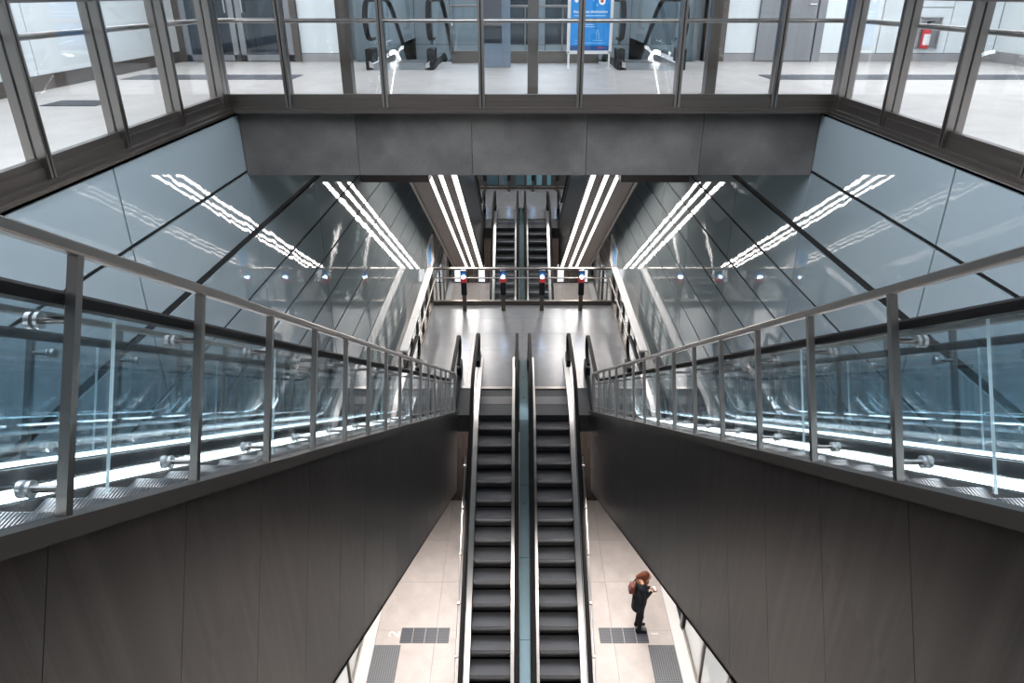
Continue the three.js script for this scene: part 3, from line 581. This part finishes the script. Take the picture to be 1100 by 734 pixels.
{ // painted marks
  const sh = new THREE.Shape(); const pts = [[0, 0], [0.2, 0], [0.2, 0.045], [0.075, 0.045], [0.17, 0.15], [0.2, 0.21], [0.18, 0.27], [0.12, 0.3], [0.05, 0.29], [0.01, 0.24], [0.05, 0.22], [0.08, 0.255], [0.125, 0.255], [0.145, 0.22], [0.13, 0.17], [0, 0.05]];
  sh.setFromPoints(pts.map(p => new THREE.Vector2(...p)));
  const g = new THREE.ExtrudeGeometry(sh, { depth: 0.003, bevelEnabled: false }); g.translate(-0.1, -0.15, 0).rotateX(-Math.PI / 2).rotateY(Math.PI / 2).scale(0.85, 1, 0.85);
  const o = solo('track_number', g.translate(-2.93, PLAT + 0.001, -11.75), M.white, 'white painted figure 2 on the platform floor', 'floor marking');
  solo('floor_dash', rbox(2.93, PLAT + 0.003, -11.75, 0.16, 0.006, 0.05), M.white, 'small white dash painted beside the guide tiles', 'floor marking');
}
for (const s of [-1, 1]) for (let k = 0; k < 20; k++) {
  const f = 6.6 + k * 1.5, X = s * 3.62, ad = k === 17;
  const t = thing('platform_screen', (k % 3 === 1 ? 'sliding platform door with dark frame' : 'fixed pale glass platform screen bay') + (k < 7 ? ' below the casing' : ' beyond the landing') + side(s), 'platform door', [X, PLAT, -f], 'platform screen bays ' + (k % 3 === 1 ? 'sliding ' : 'fixed ') + (k < 7 ? 'near ' : 'far ') + (s < 0 ? 'track 2' : 'person side'));
  part(t, 'pane', span(-0.01, 0.01, 0.12, 2.2, 0.7, -0.7), M.paleGlass);
  part(t, 'frame', merge([span(-0.05, 0.05, 0, 2.75, 0.75, 0.69), span(-0.04, 0.04, 0, 0.12, 0.7, -0.75), span(-0.05, 0.05, 2.2, 2.75, 0.7, -0.75)]), k % 3 === 1 ? M.black : M.steel);
  if (k % 3 === 1) part(t, 'door_post', merge([span(-0.07, 0.02, 0, 2.2, 0.69, 0.58), span(-0.07, 0.02, 0, 2.2, -0.58, -0.69)]), M.doorGrey);
}
// far end: lit panels
{
  const teal = phy({ color: lin(0.16, 0.40, 0.50), roughness: 0.3, clearcoat: 1 }), dim = phy({ color: lin(0.05, 0.12, 0.16), roughness: 0.3, clearcoat: 1 });
  for (const [a, b, m] of [[-1.95, -1.3, dim], [-1.24, -0.6, dim], [-0.3, 0.2, dim], [0.34, 0.75, teal], [0.9, 1.2, teal], [1.5, 1.72, teal]]) part(wEnd, 'window_panel', span(a, b, LAND - 0.6, LAND + 1.4, -DEEP + 0.03, -DEEP), m, 'teal glass panel');
}
{ // brown core under the far landing with lit boards
  const t = thing('lift_core', 'brown panelled core under the far landing', 'core', [0, PLAT, -33.6]);
  for (const s of [-1, 1]) { part(t, 'brown_panel', span(s * 1.45, s * 2.35, 0, 3.4, 0, -0.2), M.clad); part(t, 'brown_panel', span(s * 2.36, s * 3.3, 0, 3.4, 0, -0.2), M.clad); }
  for (const s of [-1, 1]) {
    const b = thing('light_box', 'tall white lit board in front of the brown core', 'light box', [s * 3.08, PLAT, -33.5], 'lit boards on the brown core');
    part(b, 'light_face', span(-0.2, 0.2, 0.1, 0.98, 0, -0.04), M.lightBox); part(b, 'frame', span(-0.22, 0.22, 0.08, 1.0, -0.041, -0.08), M.steel);
    const c = thing('light_box', 'narrow white lit board beside the far escalator', 'light box', [s * 1.95, PLAT, -33.5], 'narrow lit boards by the far escalators');
    part(c, 'light_face', span(-0.15, 0.15, 0.1, 0.98, 0, -0.04), M.lightBox); part(c, 'frame', span(-0.17, 0.17, 0.08, 1.0, -0.041, -0.08), M.steel);
  }
}

for (const s of [-1, 1]) {
  const t = thing('under_light', 'white light panel under the second landing' + side(s), 'ceiling light', [s * 2.2, LAND - 0.52, -32.2], 'light panels under the second landing');
  part(t, 'light_diffuser', box(0, -0.01, 0, 0.5, 0.03, 2.4), M.lightPanel); part(t, 'frame', merge([box(-0.27, -0.01, 0, 0.04, 0.05, 2.4), box(0.27, -0.01, 0, 0.04, 0.05, 2.4)]), M.steel);
  areaLight(C.warm, 10, 0.5, 2.4, V(s * 2.2, LAND - 0.56, -32.2), V(0, 0, 1), V(0, -1, 0));
  const p = thing('wall_poster', 'blue and white poster panel on the far glass wall' + side(s), 'poster', [s * 3.41, EYE - 9.35, -25.6], 'posters on the far glass walls');
  part(p, 'board', span(-0.01, 0.01, 0, 1.05, 1.0, -1.0), M.white); part(p, 'blue_field', span(-s * 0.011, -s * 0.018, 0.3, 1.0, 0.9, -0.1), std({ color: lin(0.01, 0.22, 0.55), roughness: 0.5 }), 'blue field');
  part(p, 'orange_field', span(-s * 0.011, -s * 0.018, 0.05, 0.27, 0.9, 0.1), std({ color: lin(0.45, 0.2, 0.06), roughness: 0.5 }), 'orange field');
}

// ------------------------------------------------------------------ the person on the platform
function surfaceNet(fn, lo, hi, cell) {
  const n = lo.map((a, i) => Math.ceil((hi[i] - a) / cell) + 1), [nx, ny, nz] = n, val = new Float32Array(nx * ny * nz), id = (x, y, z) => x + nx * (y + ny * z);
  for (let z = 0; z < nz; z++) for (let y = 0; y < ny; y++) for (let x = 0; x < nx; x++) val[id(x, y, z)] = fn(lo[0] + x * cell, lo[1] + y * cell, lo[2] + z * cell);
  const vid = new Int32Array(nx * ny * nz).fill(-1), pos = [], idx = [];
  for (let z = 0; z < nz - 1; z++) for (let y = 0; y < ny - 1; y++) for (let x = 0; x < nx - 1; x++) {
    let c = 0, p = [0, 0, 0]; const cv = []; for (let k = 0; k < 8; k++) cv.push(val[id(x + (k & 1), y + (k >> 1 & 1), z + (k >> 2))]);
    for (let a = 0; a < 8; a++) for (const bit of [1, 2, 4]) { const b = a | bit; if (a === b || (cv[a] < 0) === (cv[b] < 0)) continue; const t = cv[a] / (cv[a] - cv[b]); for (let q = 0; q < 3; q++) p[q] += (a >> q & 1) + (bit === 1 << q ? t : 0); c++; }
    if (c) { vid[id(x, y, z)] = pos.length / 3; pos.push(lo[0] + cell * (x + p[0] / c), lo[1] + cell * (y + p[1] / c), lo[2] + cell * (z + p[2] / c)); }
  }
  for (let z = 1; z < nz - 1; z++) for (let y = 1; y < ny - 1; y++) for (let x = 1; x < nx - 1; x++) {
    const v = val[id(x, y, z)];
    const quad = (o, a, b, c, d) => { const f = o < 0; if ((v < 0) === f) return; const q = v < 0 ? [a, b, c, d] : [d, c, b, a]; if (q.some(k => k < 0)) return; idx.push(q[0], q[1], q[2], q[0], q[2], q[3]); };
    quad(val[id(x + 1, y, z)], vid[id(x, y - 1, z - 1)], vid[id(x, y, z - 1)], vid[id(x, y, z)], vid[id(x, y - 1, z)]);
    quad(val[id(x, y + 1, z)], vid[id(x - 1, y, z - 1)], vid[id(x - 1, y, z)], vid[id(x, y, z)], vid[id(x, y, z - 1)]);
    quad(val[id(x, y, z + 1)], vid[id(x - 1, y - 1, z)], vid[id(x, y - 1, z)], vid[id(x, y, z)], vid[id(x - 1, y, z)]);
  }
  const g = new THREE.BufferGeometry(); g.setAttribute('position', new THREE.Float32BufferAttribute(pos, 3)); g.setIndex(idx); g.computeVertexNormals(); return g;
}
const smin = (a, b, k) => { const h = Math.max(k - Math.abs(a - b), 0) / k; return Math.min(a, b) - h * h * k / 4; };
function capsule(p, a, b, ra, rb) {
  const d = [b[0] - a[0], b[1] - a[1], b[2] - a[2]], q = [p[0] - a[0], p[1] - a[1], p[2] - a[2]], l = d[0] ** 2 + d[1] ** 2 + d[2] ** 2;
  const t = Math.max(0, Math.min(1, (q[0] * d[0] + q[1] * d[1] + q[2] * d[2]) / l)); return Math.hypot(q[0] - t * d[0], q[1] - t * d[1], q[2] - t * d[2]) - (ra + (rb - ra) * t);
}
function ellip(p, c, r) { const q = [(p[0] - c[0]) / r[0], (p[1] - c[1]) / r[1], (p[2] - c[2]) / r[2]], l = Math.hypot(...q); return (l - 1) * Math.min(...r); }
{
  const t = thing('person', 'person in dark coat and trousers with auburn hair, head bowed over a phone', 'person', [2.57, PLAT + 0.014, -11.88]);
  t.scale.setScalar(0.96);                                       // local axes: facing +x; the right side is +z
  const blend = (list, p, k) => { let d = 1e9; for (const f of list) d = smin(d, f(p), k); return d; };
  const legs = [], arms = [];
  for (const s of [-1, 1]) {
    legs.push(p => capsule(p, [0, 0.92, s * 0.09], [0.02, 0.5, s * 0.095], 0.095, 0.066), p => capsule(p, [0.02, 0.5, s * 0.095], [-0.01 + (s > 0 ? 0.02 : 0), 0.09, s * 0.1], 0.066, 0.05), p => capsule(p, [-0.03, 0.05, s * 0.1], [0.16, 0.035, s * 0.12], 0.05, 0.036));
    arms.push(p => capsule(p, [-0.02, 1.42, s * 0.19], [0.0, 1.14, s * 0.24], 0.062, 0.052), p => capsule(p, [0.0, 1.14, s * 0.24], [0.205, 1.23, s * 0.07], 0.05, 0.036));
  }
  const torso = [p => ellip(p, [-0.01, 1.28, 0], [0.14, 0.27, 0.2]), p => ellip(p, [-0.01, 0.98, 0], [0.15, 0.2, 0.185]), p => capsule(p, [-0.04, 1.42, -0.15], [-0.04, 1.42, 0.15], 0.075, 0.075), p => capsule(p, [-0.02, 1.45, 0], [0.03, 1.56, 0], 0.06, 0.055)];
  const coat = p => { const y = p[1], w = 0.14 + 0.04 * Math.max(0, (1.0 - y)); return Math.max(ellip([p[0] + 0.05, 0, p[2]], [0, 0, 0], [w, 1, w + 0.04]), y - 1.05, (0.80 - 0.1 * (p[0] < -0.05 ? 1 : 0)) - y) ; };
  const head = [p => ellip(p, [0.07, 1.645, 0], [0.095, 0.11, 0.078]), p => ellip(p, [0.115, 1.60, 0], [0.06, 0.07, 0.055]), p => ellip(p, [0.175, 1.63, 0], [0.022, 0.03, 0.014])];
  const fn = (x, y, z) => { const p = [x, y, z]; let d = smin(blend(legs, p, 0.04), blend(torso, p, 0.1), 0.08); d = smin(d, blend(arms, p, 0.05), 0.05); d = smin(d, coat(p), 0.04); return smin(d, blend(head, p, 0.03), 0.03); };
  const g = surfaceNet(fn, [-0.34, -0.03, -0.36], [0.36, 1.82, 0.36], 0.016);
  // hands on a finer grid
  const hands = [];
  for (const s of [-1, 1]) {
    const c = [0.27, 1.21, s * 0.045], fl = [p => ellip(p, c, [0.045, 0.022, 0.035]), p => capsule(p, [0.22, 1.2, s * 0.08], c, 0.026, 0.02)];
    for (let k = 0; k < 4; k++) { const zz = s * (0.07 - 0.018 * k), e = 0.02 + [0.03, 0.045, 0.04, 0.025][k]; fl.push(p => capsule(p, [0.3, 1.2, zz], [0.3 + e, 1.195, zz * 0.9], 0.0095, 0.009), p => capsule(p, [0.3 + e, 1.195, zz * 0.9], [0.315 + e * 0.8, 1.225, zz * 0.7], 0.009, 0.008)); }
    fl.push(p => capsule(p, [0.26, 1.225, s * 0.03], [0.315, 1.245, s * 0.02], 0.011, 0.009));
    hands.push(surfaceNet((x, y, z) => blend(fl, [x, y, z], 0.008), [0.18, 1.14, s > 0 ? -0.02 : -0.14], [0.42, 1.29, s > 0 ? 0.14 : 0.02], 0.006));
  }
  const paint = (geo, fnc) => { const p = geo.attributes.position, c = new Float32Array(p.count * 3); for (let i = 0; i < p.count; i++) c.set(fnc(p.getX(i), p.getY(i), p.getZ(i)), 3 * i); geo.setAttribute('color', new THREE.BufferAttribute(c, 3)); return geo; };
  const skin = [0.55, 0.33, 0.24], navy = [0.005, 0.007, 0.011], trousers = [0.003, 0.003, 0.004];
  paint(g, (x, y, z) => y > 1.53 ? skin : y > 0.66 ? navy : trousers); hands.forEach(h => paint(h, () => skin));
  hands.forEach(h => h.translate(-0.035, 0.03, 0)); const body = mergeGeometries([g, ...hands]);
  part(t, 'body', body, phy({ vertexColors: true, roughness: 0.7, specularIntensity: 0.5 }));
  for (const s of [-1, 1]) part(t, 'eye', new THREE.SphereGeometry(0.012, 8, 6).translate(0.152, 1.655, s * 0.033), M.black);
  const hair = p => { let d = ellip(p, [0.045, 1.665, 0], [0.112, 0.12, 0.093]); d = Math.max(d, -ellip(p, [0.17, 1.61, 0], [0.075, 0.085, 0.08])); d = smin(d, capsule(p, [-0.04, 1.67, 0], [-0.105, 1.63, 0.0], 0.05, 0.052), 0.05); d = smin(d, capsule(p, [0.03, 1.6, 0.085], [0.06, 1.42, 0.11], 0.035, 0.024), 0.04); return smin(d, capsule(p, [0.03, 1.6, -0.085], [0.06, 1.42, -0.11], 0.035, 0.024), 0.04); };
  part(t, 'hair', surfaceNet((x, y, z) => hair([x, y, z]), [-0.2, 1.34, -0.18], [0.22, 1.82, 0.18], 0.012), phy({ color: lin(0.10, 0.028, 0.012), roughness: 0.55, specularIntensity: 0.5 }), 'auburn hair');
  part(t, 'scarf', surfaceNet((x, y, z) => { const r = Math.hypot((x - 0.0) / 1.15, z) - 0.085; return Math.hypot(r, y - 1.5 - 0.2 * (x * -0.3)) - 0.045; }, [-0.22, 1.4, -0.2], [0.22, 1.6, 0.2], 0.014), std({ color: lin(0.16, 0.06, 0.022), roughness: 0.9 }), 'brown fur collar');
  const bag = thing('backpack', 'small russet backpack worn by the person in the dark coat', 'backpack', [2.57, PLAT + 0.014, -11.88]); bag.scale.setScalar(0.96);
  part(bag, 'body', new RoundedBoxGeometry(0.11, 0.24, 0.22, 3, 0.05).translate(-0.215, 1.3, 0), std({ color: lin(0.13, 0.03, 0.022), roughness: 0.7 }));
  part(bag, 'pocket', new RoundedBoxGeometry(0.06, 0.14, 0.18, 2, 0.025).translate(-0.265, 1.25, 0), std({ color: lin(0.09, 0.022, 0.017), roughness: 0.7 }));
  for (const s of [-1, 1]) part(bag, 'strap', new THREE.TubeGeometry(new THREE.CatmullRomCurve3([V(-0.2, 1.37, s * 0.09), V(-0.08, 1.5, s * 0.12), V(0.08, 1.46, s * 0.13), V(0.12, 1.3, s * 0.13), V(-0.05, 1.1, s * 0.19)]), 14, 0.014, 6), M.black);
  const ph = thing('phone', 'small dark phone held in both hands by the person', 'phone', [2.57 + 0.271, PLAT + 0.014 + 1.215, -11.88]);
  part(ph, 'case', new RoundedBoxGeometry(0.075, 0.009, 0.14, 2, 0.004).rotateZ(0.5), M.black);
  part(ph, 'screen', new THREE.PlaneGeometry(0.066, 0.13).rotateX(-Math.PI / 2).translate(0, 0.0052, 0).rotateZ(0.5), M.doorGlass);
}

scene.traverse(o => { if (o.isMesh) { o.castShadow = true; o.receiveShadow = true; } if (o.isPointLight) { o.castShadow = true; } });
renderer.render(scene, camera);
